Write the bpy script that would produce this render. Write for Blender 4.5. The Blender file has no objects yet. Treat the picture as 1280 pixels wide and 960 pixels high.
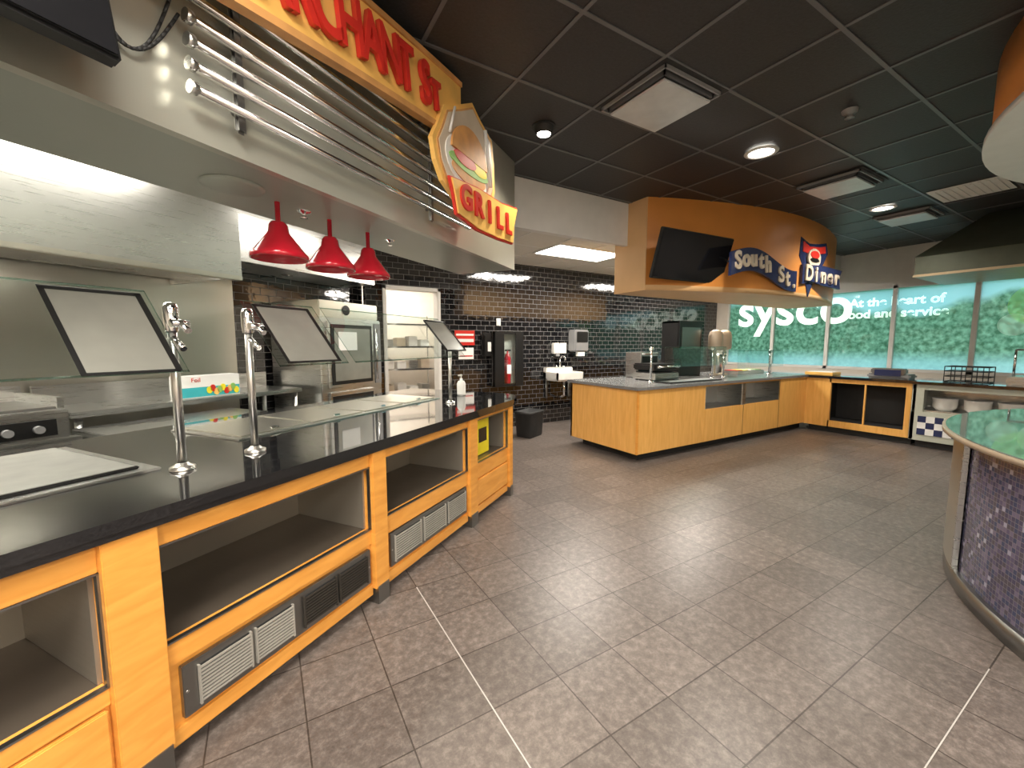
import bpy, bmesh, math, random
from mathutils import Vector, Matrix
random.seed(3)
scn=bpy.context.scene
R35=math.radians(35)
pi=math.pi
# ---------------------------------------------------------------- materials
def newmat(n):
    m=bpy.data.materials.new(n);m.use_nodes=True;nt=m.node_tree
    b=nt.nodes['Principled BSDF'];return m,nt,b
def nd(nt,t,**k):
    n=nt.nodes.new(t)
    for a,v in k.items():
        if a in n.inputs: n.inputs[a].default_value=v
        else: setattr(n,a,v)
    return n
def c4(c): return (c[0],c[1],c[2],1)
def plain(n,col,rough=.5,metal=0,var=.08,scale=8,bump=0,coat=0,spec=.5):
    m,nt,b=newmat(n)
    tc=nd(nt,'ShaderNodeTexCoord');no=nd(nt,'ShaderNodeTexNoise');no.inputs['Scale'].default_value=scale;no.inputs['Detail'].default_value=3
    nt.links.new(tc.outputs['Object'],no.inputs['Vector'])
    r=nd(nt,'ShaderNodeValToRGB');r.color_ramp.elements[0].position=.3;r.color_ramp.elements[1].position=.7
    r.color_ramp.elements[0].color=c4([x*(1-var) for x in col]);r.color_ramp.elements[1].color=c4([min(1,x*(1+var)) for x in col])
    nt.links.new(no.outputs['Fac'],r.inputs[0]);nt.links.new(r.outputs[0],b.inputs['Base Color'])
    b.inputs['Roughness'].default_value=rough;b.inputs['Metallic'].default_value=metal
    b.inputs['Coat Weight'].default_value=coat;b.inputs['Specular IOR Level'].default_value=spec
    if bump:
        bu=nd(nt,'ShaderNodeBump');bu.inputs['Strength'].default_value=bump;bu.inputs['Distance'].default_value=.01
        nt.links.new(no.outputs['Fac'],bu.inputs['Height']);nt.links.new(bu.outputs[0],b.inputs['Normal'])
    return m
def wood(n,c1,c2,sc=(3,3,.6),rough=.35):
    m,nt,b=newmat(n)
    tc=nd(nt,'ShaderNodeTexCoord');mp=nd(nt,'ShaderNodeMapping');mp.inputs['Scale'].default_value=sc
    no=nd(nt,'ShaderNodeTexNoise');no.inputs['Scale'].default_value=6;no.inputs['Detail'].default_value=5;no.inputs['Distortion'].default_value=.6
    r=nd(nt,'ShaderNodeValToRGB');r.color_ramp.elements[0].position=.3;r.color_ramp.elements[1].position=.75
    r.color_ramp.elements[0].color=c4(c1);r.color_ramp.elements[1].color=c4(c2)
    nt.links.new(tc.outputs['Object'],mp.inputs[0]);nt.links.new(mp.outputs[0],no.inputs['Vector']);nt.links.new(no.outputs['Fac'],r.inputs[0])
    nt.links.new(r.outputs[0],b.inputs['Base Color']);b.inputs['Roughness'].default_value=rough;b.inputs['Coat Weight'].default_value=.15
    return m
def steel(n,col=(.62,.62,.6),rough=.28,sc=(1,1,40),metal=1):
    m,nt,b=newmat(n)
    tc=nd(nt,'ShaderNodeTexCoord');mp=nd(nt,'ShaderNodeMapping');mp.inputs['Scale'].default_value=sc
    no=nd(nt,'ShaderNodeTexNoise');no.inputs['Scale'].default_value=4;no.inputs['Detail'].default_value=4
    nt.links.new(tc.outputs['Object'],mp.inputs[0]);nt.links.new(mp.outputs[0],no.inputs['Vector'])
    mr=nd(nt,'ShaderNodeMapRange');mr.inputs['To Min'].default_value=rough-.06;mr.inputs['To Max'].default_value=rough+.08
    nt.links.new(no.outputs['Fac'],mr.inputs[0]);nt.links.new(mr.outputs[0],b.inputs['Roughness'])
    b.inputs['Base Color'].default_value=c4(col);b.inputs['Metallic'].default_value=metal
    return m
def emit(n,col,st):
    m,nt,b=newmat(n);b.inputs['Base Color'].default_value=c4(col);b.inputs['Emission Color'].default_value=c4(col);b.inputs['Emission Strength'].default_value=st
    return m
def glassm(n,tint=(.9,.97,.95),fac=.1):
    m,nt,b=newmat(n);nt.nodes.remove(b)
    t=nd(nt,'ShaderNodeBsdfTransparent');t.inputs[0].default_value=c4(tint)
    g=nd(nt,'ShaderNodeBsdfGlossy');g.inputs['Roughness'].default_value=.02
    mx=nd(nt,'ShaderNodeMixShader');mx.inputs[0].default_value=fac
    nt.links.new(t.outputs[0],mx.inputs[1]);nt.links.new(g.outputs[0],mx.inputs[2]);nt.links.new(mx.outputs[0],nt.nodes['Material Output'].inputs[0])
    return m
def posvec(nt,order,off=(0,0)):
    g=nd(nt,'ShaderNodeNewGeometry');s=nd(nt,'ShaderNodeSeparateXYZ');c=nd(nt,'ShaderNodeCombineXYZ')
    nt.links.new(g.outputs['Position'],s.inputs[0])
    for i,a in enumerate(order):
        ad=nd(nt,'ShaderNodeMath',operation='SUBTRACT');ad.inputs[1].default_value=off[i]
        nt.links.new(s.outputs[a],ad.inputs[0]);nt.links.new(ad.outputs[0],c.inputs[i])
    return c
def subway(n,order,dark=(.006,.006,.007),mort=(.13,.125,.12)):
    m,nt,b=newmat(n);c=posvec(nt,order)
    br=nd(nt,'ShaderNodeTexBrick');br.inputs['Scale'].default_value=1;br.inputs['Brick Width'].default_value=.155;br.inputs['Row Height'].default_value=.078
    br.inputs['Mortar Size'].default_value=.0035;br.inputs['Color1'].default_value=c4(dark);br.inputs['Color2'].default_value=c4([x*2 for x in dark]);br.inputs['Mortar'].default_value=c4(mort)
    nt.links.new(c.outputs[0],br.inputs[0]);nt.links.new(br.outputs['Color'],b.inputs['Base Color'])
    mr=nd(nt,'ShaderNodeMapRange');mr.inputs['To Min'].default_value=.06;mr.inputs['To Max'].default_value=.8;nt.links.new(br.outputs['Fac'],mr.inputs[0]);nt.links.new(mr.outputs[0],b.inputs['Roughness'])
    no=nd(nt,'ShaderNodeTexNoise');no.inputs['Scale'].default_value=9;nt.links.new(c.outputs[0],no.inputs['Vector'])
    bu=nd(nt,'ShaderNodeBump');bu.inputs['Strength'].default_value=.08;bu.inputs['Distance'].default_value=.02
    nt.links.new(no.outputs['Fac'],bu.inputs['Height']);nt.links.new(bu.outputs[0],b.inputs['Normal'])
    b.inputs['Specular IOR Level'].default_value=1.0
    return m
def floormat():
    m,nt,b=newmat('floor_tile');c=posvec(nt,'XY',(.70,.36))
    br=nd(nt,'ShaderNodeTexBrick');br.offset=0;br.inputs['Scale'].default_value=1;br.inputs['Brick Width'].default_value=.315;br.inputs['Row Height'].default_value=.315
    br.inputs['Mortar Size'].default_value=.003;br.inputs['Color1'].default_value=(.82,.82,.82,1);br.inputs['Color2'].default_value=(1.12,1.12,1.12,1);br.inputs['Mortar'].default_value=(.34,.32,.30,1)
    nt.links.new(c.outputs[0],br.inputs[0])
    n1=nd(nt,'ShaderNodeTexNoise');n1.inputs['Scale'].default_value=24;n1.inputs['Detail'].default_value=9;n1.inputs['Roughness'].default_value=.78;n1.inputs['Distortion'].default_value=.1
    nt.links.new(c.outputs[0],n1.inputs['Vector'])
    r=nd(nt,'ShaderNodeValToRGB');e=r.color_ramp.elements;e[0].position=.34;e[1].position=.68
    e[0].color=(.082,.066,.057,1);e[1].color=(.225,.19,.168,1)
    x=e.new(.5);x.color=(.130,.107,.094,1)
    nt.links.new(n1.outputs['Fac'],r.inputs[0])
    mx=nd(nt,'ShaderNodeMix',data_type='RGBA',blend_type='MULTIPLY');mx.inputs[0].default_value=1
    nt.links.new(r.outputs[0],mx.inputs[6]);nt.links.new(br.outputs['Color'],mx.inputs[7]);nt.links.new(mx.outputs[2],b.inputs['Base Color'])
    b.inputs['Roughness'].default_value=.36
    bu=nd(nt,'ShaderNodeBump');bu.inputs['Strength'].default_value=.25;bu.inputs['Distance'].default_value=.004;bu.invert=True
    nt.links.new(br.outputs['Fac'],bu.inputs['Height']);nt.links.new(bu.outputs[0],b.inputs['Normal'])
    return m
def mosaic():
    m,nt,b=newmat('mosaic_tile');uv=nd(nt,'ShaderNodeUVMap')
    sc=nd(nt,'ShaderNodeVectorMath',operation='SCALE');sc.inputs['Scale'].default_value=1/.024;nt.links.new(uv.outputs[0],sc.inputs[0])
    fl=nd(nt,'ShaderNodeVectorMath',operation='FLOOR');nt.links.new(sc.outputs[0],fl.inputs[0])
    wn=nd(nt,'ShaderNodeTexWhiteNoise');wn.noise_dimensions='2D';nt.links.new(fl.outputs[0],wn.inputs['Vector'])
    r=nd(nt,'ShaderNodeValToRGB');r.color_ramp.interpolation='CONSTANT';e=r.color_ramp.elements
    cols=[(.065,.058,.115),(.10,.085,.16),(.048,.06,.13),(.15,.13,.22),(.08,.07,.10),(.33,.33,.45)]
    e[0].color=c4(cols[0]);e[1].position=.97;e[1].color=c4(cols[5])
    for p,cc in ((.25,1),(.45,2),(.65,3),(.8,4)):
        q=e.new(p);q.color=c4(cols[cc])
    nt.links.new(wn.outputs['Value'],r.inputs[0])
    br=nd(nt,'ShaderNodeTexBrick');br.offset=0;br.inputs['Scale'].default_value=1;br.inputs['Brick Width'].default_value=.024;br.inputs['Row Height'].default_value=.024;br.inputs['Mortar Size'].default_value=.0012
    nt.links.new(uv.outputs[0],br.inputs[0])
    mx=nd(nt,'ShaderNodeMix',data_type='RGBA');nt.links.new(br.outputs['Fac'],mx.inputs[0]);nt.links.new(r.outputs[0],mx.inputs[6]);mx.inputs[7].default_value=(.20,.19,.22,1)
    nt.links.new(mx.outputs[2],b.inputs['Base Color']);b.inputs['Roughness'].default_value=.15
    return m
def filmmat():
    m,nt,b=newmat('printed_window_film');nt.nodes.remove(b)
    g=nd(nt,'ShaderNodeNewGeometry');s=nd(nt,'ShaderNodeSeparateXYZ');nt.links.new(g.outputs['Position'],s.inputs[0])
    n1=nd(nt,'ShaderNodeTexNoise');n1.inputs['Scale'].default_value=.8;nt.links.new(g.outputs['Position'],n1.inputs['Vector'])
    n3=nd(nt,'ShaderNodeTexNoise');n3.inputs['Scale'].default_value=15;n3.inputs['Detail'].default_value=6;nt.links.new(g.outputs['Position'],n3.inputs['Vector'])
    a=nd(nt,'ShaderNodeMath',operation='MULTIPLY_ADD');a.inputs[1].default_value=1.5;a.inputs[2].default_value=1.42;nt.links.new(n1.outputs['Fac'],a.inputs[0])
    d=nd(nt,'ShaderNodeMath',operation='SUBTRACT');nt.links.new(a.outputs[0],d.inputs[0]);nt.links.new(s.outputs['Z'],d.inputs[1])
    mr=nd(nt,'ShaderNodeMapRange');mr.inputs['From Min'].default_value=-.05;mr.inputs['From Max'].default_value=.12;nt.links.new(d.outputs[0],mr.inputs[0])
    lo=nd(nt,'ShaderNodeMapRange');lo.inputs['From Min'].default_value=1.12;lo.inputs['From Max'].default_value=1.32;lo.inputs['To Min'].default_value=.3;nt.links.new(s.outputs['Z'],lo.inputs[0])
    ml=nd(nt,'ShaderNodeMath',operation='MULTIPLY');nt.links.new(mr.outputs[0],ml.inputs[0]);nt.links.new(lo.outputs[0],ml.inputs[1])
    fr=nd(nt,'ShaderNodeValToRGB');fr.color_ramp.elements[0].position=.36;fr.color_ramp.elements[0].color=(.10,.22,.15,1);fr.color_ramp.elements[1].position=.7;fr.color_ramp.elements[1].color=(.34,.54,.44,1);nt.links.new(n3.outputs['Fac'],fr.inputs[0])
    sk=nd(nt,'ShaderNodeValToRGB');sk.color_ramp.elements[0].color=(.30,.56,.62,1);sk.color_ramp.elements[1].color=(.60,.78,.82,1);nt.links.new(n1.outputs['Fac'],sk.inputs[0])
    mx=nd(nt,'ShaderNodeMix',data_type='RGBA');nt.links.new(ml.outputs[0],mx.inputs[0]);nt.links.new(sk.outputs[0],mx.inputs[6]);nt.links.new(fr.outputs[0],mx.inputs[7])
    tl=nd(nt,'ShaderNodeBsdfTranslucent');nt.links.new(mx.outputs[2],tl.inputs[0])
    tp=nd(nt,'ShaderNodeBsdfTransparent');tp.inputs[0].default_value=(.85,.95,.97,1)
    gl=nd(nt,'ShaderNodeBsdfGlossy');gl.inputs['Roughness'].default_value=.05
    m1=nd(nt,'ShaderNodeMixShader');m1.inputs[0].default_value=.82;nt.links.new(tp.outputs[0],m1.inputs[1]);nt.links.new(tl.outputs[0],m1.inputs[2])
    m2=nd(nt,'ShaderNodeMixShader');m2.inputs[0].default_value=.04;nt.links.new(m1.outputs[0],m2.inputs[1]);nt.links.new(gl.outputs[0],m2.inputs[2])
    nt.links.new(m2.outputs[0],nt.nodes['Material Output'].inputs[0])
    return m
def letterfilm(n,col,mixf=.75):
    # white vinyl on the outside face of the glass film: bright when backlit
    m,nt,b=newmat(n);nt.nodes.remove(b)
    tl=nd(nt,'ShaderNodeBsdfTranslucent');tl.inputs[0].default_value=c4(col);df=nd(nt,'ShaderNodeBsdfDiffuse');df.inputs[0].default_value=c4(col)
    ad=nd(nt,'ShaderNodeAddShader');nt.links.new(tl.outputs[0],ad.inputs[0]);nt.links.new(df.outputs[0],ad.inputs[1])
    tp=nd(nt,'ShaderNodeBsdfTransparent');mx=nd(nt,'ShaderNodeMixShader');mx.inputs[0].default_value=mixf;nt.links.new(tp.outputs[0],mx.inputs[1]);nt.links.new(ad.outputs[0],mx.inputs[2]);nt.links.new(mx.outputs[0],nt.nodes['Material Output'].inputs[0]);return m
WOOD=wood('maple_wood',(.66,.275,.045),(.83,.39,.08),(.7,.7,4))
WOOD2=wood('maple_panel',(.70,.35,.08),(.84,.46,.13),(4,4,.5))
STEEL=steel('stainless');STEELD=steel('steel_dark',(.30,.30,.29),.35);STEELW=steel('stainless_warm',(.66,.64,.57),.3,(30,30,1))
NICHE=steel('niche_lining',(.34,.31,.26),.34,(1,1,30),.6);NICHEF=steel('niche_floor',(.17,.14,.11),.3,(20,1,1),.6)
CHROME=steel('chrome',(.8,.8,.8),.12)
BRUSH=steel('brushed_post',(.72,.70,.66),.3,(60,60,1))
LOUV=plain('louver_alu',(.50,.48,.43),.4,.5)
GRAN=plain('black_granite',(.012,.012,.013),.06,0,.5,120,0,.6)
STONE=plain('grey_countertop',(.17,.17,.17),.22,0,.25,90)
BLK=plain('black_plastic',(.012,.012,.012),.3);BLKM=plain('black_matte',(.02,.02,.02),.6)
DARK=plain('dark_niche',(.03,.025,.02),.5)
WHT=plain('white_paint',(.78,.76,.72),.5,0,.03);CREAM=plain('cream_paint',(.68,.62,.54),.55,0,.03)
JOINT=plain('joint_strip',(.45,.43,.40),.5,0,.05)
CEIL=plain('charcoal_ceiling_tile',(.027,.026,.027),.5,0,.2,60,.15)
GRID=plain('ceiling_grid_metal',(.125,.125,.13),.35)
CEILW=plain('white_ceiling_tile',(.72,.69,.62),.7,0,.03,30)
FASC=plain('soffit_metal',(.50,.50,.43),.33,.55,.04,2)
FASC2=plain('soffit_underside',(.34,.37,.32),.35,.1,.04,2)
ORANGE=plain('orange_paint',(.72,.28,.06),.4,0,.05,3)
ORANGEL=plain('orange_soffit_side',(.74,.46,.22),.45,0,.05,3)
RED=plain('red_enamel',(.50,.010,.025),.2,0,.05,8,0,.5);REDT=plain('red_sign',(.58,.03,.02),.35)
YEL=plain('sign_yellow',(.85,.50,.13),.4,0,.15,5);YELB=plain('bright_yellow',(.85,.72,.03),.4)
SAGE=plain('sage_laminate',(.48,.50,.42),.4,0,.04);NAVY=plain('navy_tile',(.02,.03,.09),.25);WTILE=plain('white_tile',(.8,.8,.78),.25)
BRONZE=plain('bronze_hood',(.075,.085,.06),.4,.4);BRIM=plain('hood_rim',(.40,.30,.18),.4)
PAPER=plain('paper',(.85,.85,.82),.7,0,.03);FROST=plain('frosted_sheet',(.30,.30,.265),.3,.3,.15,4)
MAT=plain('grey_cutting_surface',(.26,.26,.235),.4,0,.12,9)
GREYP=plain('grey_plastic',(.25,.25,.25),.35);TEALB=plain('teal_print',(.05,.45,.5),.4);SCREEN=plain('tv_screen',(.008,.008,.009),.12)
BEIGE=plain('beige_enamel',(.62,.52,.40),.3);GREEN=plain('green_print',(.25,.5,.12),.5)
BUN=plain('bun_print',(.62,.30,.09),.5,0,.15,12)
TANC=plain('roof_tan',(.60,.30,.10),.5,0,.25,6);RIMB=plain('counter_rim',(.42,.33,.24),.3)
GLASS=glassm('guard_glass',(.93,.97,.96),.11);GEDGE=glassm('glass_edge',(.62,.78,.72),.25);SUB=subway('black_subway_tile','XZ')
FLOOR=floormat();MOS=mosaic();FILM=filmmat();LFILM=letterfilm('white_film',(.95,.97,.97),.8);GFILM=letterfilm('green_film',(.45,.75,.25),.5);PFILM=letterfilm('pale_film',(.9,.93,.9),.45)
LAMPW=emit('downlight_lens',(1,.95,.85),14);TROF=emit('troffer_lens',(1,.96,.88),8)
PLATE=plain('diffuser_plate',(.62,.64,.64),.35,.2);COUNT2=plain('bar_top_glass',(.16,.24,.22),.05,0,.3,12,0,1.0)
ASPH=plain('outside_ground',(.12,.2,.08),.9);HILL=plain('forest_hill',(.14,.25,.14),.9,0,.5,1.2)
# ---------------------------------------------------------------- builder
class B:
    def __init__(s,name,rot=0.0):
        s.n=name;s.rot=rot;s.bm=bmesh.new();s.m=[];s.uv=s.bm.loops.layers.uv.new('UVMap');s.kids=[]
    def mi(s,mat):
        if mat not in s.m: s.m.append(mat)
        return s.m.index(mat)
    def face(s,vs,mat,sm=False):
        f=s.bm.faces.new([s.bm.verts.new(v) for v in vs]);f.material_index=s.mi(mat);f.smooth=sm;return f
    def merge(s,tb,mat,sm=False,M=None):
        mi=s.mi(mat);mp={}
        for v in tb.verts: mp[v]=s.bm.verts.new(M@v.co if M else v.co)
        for f in tb.faces:
            try: g=s.bm.faces.new([mp[v] for v in f.verts]);g.material_index=mi;g.smooth=sm
            except ValueError: pass
        tb.free()
    def box(s,x0,x1,y0,y1,z0,z1,mat,bev=0,M=None):
        tb=bmesh.new();bmesh.ops.create_cube(tb,size=1)
        for v in tb.verts: v.co=Vector(((x0+x1)/2+v.co.x*(x1-x0),(y0+y1)/2+v.co.y*(y1-y0),(z0+z1)/2+v.co.z*(z1-z0)))
        if bev: bmesh.ops.bevel(tb,geom=tb.edges[:],offset=bev,segments=2,affect='EDGES')
        s.merge(tb,mat,False,M);return s
    def cyl(s,p0,p1,r,mat,r2=None,seg=16,sm=True):
        p0=Vector(p0);p1=Vector(p1);d=p1-p0
        tb=bmesh.new();bmesh.ops.create_cone(tb,cap_ends=True,segments=seg,radius1=r,radius2=r if r2 is None else r2,depth=d.length)
        M=Matrix.Translation((p0+p1)/2)@d.to_track_quat('Z','Y').to_matrix().to_4x4()
        mi=s.mi(mat);mp={}
        for v in tb.verts: mp[v]=s.bm.verts.new(M@v.co)
        for f in tb.faces:
            g=s.bm.faces.new([mp[v] for v in f.verts]);g.material_index=mi;g.smooth=sm and len(f.verts)==4
        tb.free();return s
    def lathe(s,c,prof,mat,seg=28,M=None):
        c=Vector(c);rings=[]
        for r,z in prof:
            rings.append([s.bm.verts.new((lambda q:(M@q if M else q))(Vector((c.x+r*math.cos(2*pi*i/seg),c.y+r*math.sin(2*pi*i/seg),c.z+z)))) for i in range(seg)])
        mi=s.mi(mat)
        for a,b in zip(rings,rings[1:]):
            for i in range(seg):
                f=s.bm.faces.new((a[i],a[(i+1)%seg],b[(i+1)%seg],b[i]));f.material_index=mi;f.smooth=True
        return s
    def prism(s,pts,z0,z1,mat,axis='z',sm=False):
        def P(a,b,c): return {'z':(a,b,c),'y':(a,c,b),'x':(c,a,b)}[axis]
        lo=[s.bm.verts.new(P(a,b,z0)) for a,b in pts];hi=[s.bm.verts.new(P(a,b,z1)) for a,b in pts];mi=s.mi(mat);n=len(pts)
        fs=[s.bm.faces.new(lo[::-1]),s.bm.faces.new(hi)]
        for i in range(n):
            f=s.bm.faces.new((lo[i],lo[(i+1)%n],hi[(i+1)%n],hi[i]));f.smooth=sm;fs.append(f)
        for f in fs:f.material_index=mi
        return s
    def ell(s,x,z,rx,rz,y0,y1,mat,n=28,a0=0,a1=2*pi):
        return s.prism([(x+rx*math.cos(a0+(a1-a0)*i/n),z+rz*math.sin(a0+(a1-a0)*i/n)) for i in range(n if a1-a0>6 else n+1)],y0,y1,mat,'y')
    def tube(s,pts,r,mat,seg=8):
        for a,b in zip(pts,pts[1:]): s.cyl(a,b,r,mat,seg=seg)
        return s
    def text(s,name,body,loc,size,mat,rot=(pi/2,0,0),ext=.006,off=0.0,align='CENTER',sx=1.0):
        cu=bpy.data.curves.new(name,'FONT');cu.body=body;cu.size=size;cu.extrude=ext;cu.offset=off;cu.align_x=align;cu.align_y='CENTER';cu.materials.append(mat)
        o=bpy.data.objects.new(name,cu);scn.collection.objects.link(o);s.kids.append((o,Vector(loc),rot,sx));return s
    def done(s):
        bmesh.ops.recalc_face_normals(s.bm,faces=s.bm.faces[:])
        vs=s.bm.verts;mn=Vector([min(v.co[i] for v in vs) for i in range(3)]);mx=Vector([max(v.co[i] for v in vs) for i in range(3)])
        o3=Vector(((mn.x+mx.x)/2,(mn.y+mx.y)/2,mn.z))
        for v in vs: v.co-=o3
        me=bpy.data.meshes.new(s.n);s.bm.to_mesh(me);s.bm.free()
        for m in s.m: me.materials.append(m)
        ob=bpy.data.objects.new(s.n,me);scn.collection.objects.link(ob)
        Rz=Matrix.Rotation(s.rot,4,'Z');ob.location=Rz@o3;ob.rotation_euler=(0,0,s.rot)
        for o,l,r,sx in s.kids:
            o.parent=ob;o.location=l-o3;o.rotation_euler=r;o.scale=(sx,1,1)
        return ob
# ---------------------------------------------------------------- room shell
CH=3.05
B('floor').box(-4.5,9.6,-4.5,8.5,-.1,0,FLOOR).done()
B('ceiling').box(-4.5,9.6,-4.5,8.5,CH,CH+.1,CEIL).done()
g=B('trim_1')
k=-9
while 2.31+.61*k<3.6:
    yy=2.31+.61*k
    if yy>-4.4: g.box(-4.4,9.3,yy-.011,yy+.011,CH-.006,CH-.0005,GRID)
    k+=1
for k in range(-10,12):
    xx=2.04+.61*k
    if -4.4<xx<9.3: g.box(xx-.011,xx+.011,-4.4,3.57,CH-.0055,CH-.001,GRID)
g.done()
B('trim_2').box(.6968,.7020,-4.3,2.25,.0003,.0014,JOINT).done()
B('trim_3').box(-4.3,2.66,.358,.362,.0003,.0014,JOINT).done()
B('wall_back').box(2.33,9.3,6,6.15,0,CH,SUB).done()
B('wall_back_left').box(1.24,1.47,6,6.15,0,CH,SUB).done()
B('wall_back_above_door').box(1.47,2.33,6,6.15,2.25,CH,SUB).done()
d=B('door_1');d.box(1.471,1.52,5.97,6.16,0,2.248,WHT,.004);d.box(2.28,2.329,5.97,6.16,0,2.248,WHT,.004);d.box(1.471,2.329,5.97,6.16,2.20,2.249,WHT,.004);d.done()
r=B('wall_storeroom');r.box(.6,3.2,8.2,8.3,0,2.8,CREAM);r.box(.6,.7,6.16,8.2,0,2.8,CREAM);r.box(3.1,3.2,6.16,8.2,0,2.8,CREAM);r.box(.6,3.2,6.16,8.3,2.8,2.85,CREAM);r.done()
sh=B('storage_shelf')
for zz in (.5,.95,1.35,1.75): sh.box(1.75,2.75,7.3,7.75,zz,zz+.03,CHROME)
for xx in (1.77,2.73):
    for yy in (7.32,7.73): sh.cyl((xx,yy,0),(xx,yy,1.95),.014,CHROME)
for i in range(4):
    for z in (.53,.98,1.38): sh.box(1.82+i*.22,1.98+i*.22,7.38,7.65,z,z+.12+.03*((i*7+int(z*9))%3),[PAPER,STEEL,BEIGE,WHT][(i+int(z*4))%4],.01)
sh.done()
w=B('wall_kitchen',R35);w.box(-3,2.75,4.35,4.5,0,CH,STEELW);w.box(2.75,4.55,4.35,4.5,0,CH,SUB);w.done()
B('wall_left').box(-4.5,-4.4,-4.5,8.5,0,CH,CREAM).done()
B('wall_front').box(-4.4,9.3,-4.5,-4.4,0,CH,CREAM).done()
w=B('wall_right');w.box(9.3,9.45,-4.4,6.15,0,.95,CREAM);w.box(9.3,9.45,-4.4,6.15,2.42,CH,WHT)
w.box(9.3,9.45,5.72,6.15,.95,2.42,CREAM);w.box(9.3,9.45,-4.4,-.2,.95,2.42,CREAM);w.done()
ys=[5.72,4.72,3.72,2.76,1.8,.84,-.2]
for i in range(6):
    a,b=ys[i+1],ys[i];f=B('window_%d'%(i+1))
    f.box(9.29,9.4,a,a+.03,.95,2.42,WHT);f.box(9.29,9.4,b-.03,b,.95,2.42,WHT);f.box(9.29,9.4,a,b,.95,1.0,WHT);f.box(9.29,9.4,a,b,2.37,2.42,WHT)
    f.box(9.34,9.348,a+.03,b-.03,1.0,2.37,FILM)
    if i==2: f.text('film_lettering','At the heart of\nfood and service',(9.325,2.78,2.05),.205,LFILM,(pi/2,0,-pi/2),.001,.006)
    if i==0: f.text('film_logo_lettering','sysco',(9.325,4.42,2.12),.98,LFILM,(pi/2,0,-pi/2),.001,.018)
    if i==4:
        for (yy,zz,rr,mt,xx) in ((1.2,1.98,.30,GFILM,9.333),(1.05,1.75,.22,PFILM,9.331),(1.42,1.7,.16,PFILM,9.329),(1.0,2.15,.16,PFILM,9.327)):
            f.lathe((0,0,0),[(.001,0),(rr,0)],mt,32,Matrix.Translation((xx,yy,zz))@Matrix.Rotation(pi/2,4,'Y'))
    f.done()
B('ground_outside').box(9.7,60,-40,40,-.4,-.15,ASPH).done()
hl=B('forest_hillside');N=24
vs=[[hl.bm.verts.new((25+j*4,-40+i*3.5,-.3+j*2.0+1.2*random.random()*(j>0))) for i in range(N)] for j in range(7)]
for j in range(6):
    for i in range(N-1):
        f=hl.bm.faces.new((vs[j][i],vs[j][i+1],vs[j+1][i+1],vs[j+1][i]));f.material_index=hl.mi(HILL);f.smooth=True
hl.done()
c=B('ceiling_white')
ca,sa=math.cos(R35),math.sin(R35)
def G(s,t): return (s*ca-t*sa,s*sa+t*ca)
c.prism([G(3.52,2.14),(2.13,3.64),(9.3,3.64),(9.3,6.0),(1.3,6.0),G(4.4,4.35),G(-3,4.35),G(-3,2.14)],2.75,2.78,CEILW);c.done()
g=B('trim_4')
for k in range(0,12): g.box(2.2+.61*k-.01,2.2+.61*k+.01,3.7,5.98,2.744,2.7495,WHT)
for yy in (4.2,4.81,5.42): g.box(2.2,9.28,yy-.01,yy+.01,2.7435,2.749,WHT)
g.done()
B('wall_bulkhead').box(2.1,3.74,3.58,3.64,2.57,CH,WHT).done()
B('wall_bulkhead_far').box(7.9,9.3,3.58,3.64,2.57,CH,WHT).done()
def troffer(x0,x1,y0,y1,z,mat=TROF):
    t=B('ceiling_troffer_light');t.box(x0,x1,y0,y1,z-.012,z-.002,mat)
    for a in ((x0-.03,x1+.03,y0-.03,y0),(x0-.03,x1+.03,y1,y1+.03),(x0-.03,x0,y0,y1),(x1,x1+.03,y0,y1)): t.box(*a,z-.02,z-.001,WHT)
    t.done()
troffer(3.45,4.65,4.5,5.1,2.75)
troffer(6.3,7.5,4.5,5.1,2.75)
troffer(1.4,2.6,6.9,7.5,2.8)
def diffuser(x,y,w=.6,n=3):
    t=B('ceiling_air_diffuser');z=CH
    for i in range(n):
        a=w/2-.03-i*.035
        for q in ((-a,a,-a,-a+.012),(-a,a,a-.012,a),(-a,-a+.012,-a,a),(a-.012,a,-a,a)):
            t.box(x+q[0],x+q[1],y+q[2],y+q[3],z-.03-.012*i,z-.008,GRID if i else GREYP)
    t.box(x-w/2,x+w/2,y-w/2,y+w/2,z-.009,z-.007,BLKM)
    a=w/2-.075;t.box(x-a,x+a,y-a,y+a,z-.065,z-.05,PLATE,.004)
    t.cyl((x,y,z-.05),(x,y,z-.005),.03,GREYP);t.done()
diffuser(2.35,2.0);diffuser(5.1,2.03);diffuser(7.1,2.05)
t=B('ceiling_return_vent');t.box(6.2,6.8,1.12,1.66,CH-.012,CH-.007,WHT)
for i in range(9): t.box(6.23,6.77,1.16+i*.055,1.18+i*.055,CH-.02,CH-.011,WHT)
t.done()
def downlight(x,y,e=1):
    t=B('recessed_downlight');t.lathe((x,y,CH),[(.125,-.006),(.13,-.012),(.10,-.02),(.095,-.008)],WHT);t.cyl((x,y,CH-.010),(x,y,CH-.007),.097,LAMPW,seg=24);t.done()
    L=bpy.data.lights.new('downlight_lamp','SPOT');L.energy=e;L.spot_size=math.radians(150);L.spot_blend=.8;L.shadow_soft_size=.1;L.color=(1,.92,.8)
    o=bpy.data.objects.new('downlight_lamp',L);o.location=(x,y,CH-.05);scn.collection.objects.link(o)
for x,y in ((3.71,2.06),(6.45,2.1)): downlight(x,y,130)
t=B('ceiling_spotlight');t.cyl((1.89,2.68,CH-.01),(1.89,2.68,CH-.002),.09,BLKM,seg=24);t.lathe((1.89,2.68,CH),[(.075,-.01),(.065,-.05),(.055,-.06)],BLKM);t.cyl((1.89,2.68,CH-.06),(1.89,2.68,CH-.052),.05,LAMPW);t.done()
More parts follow.
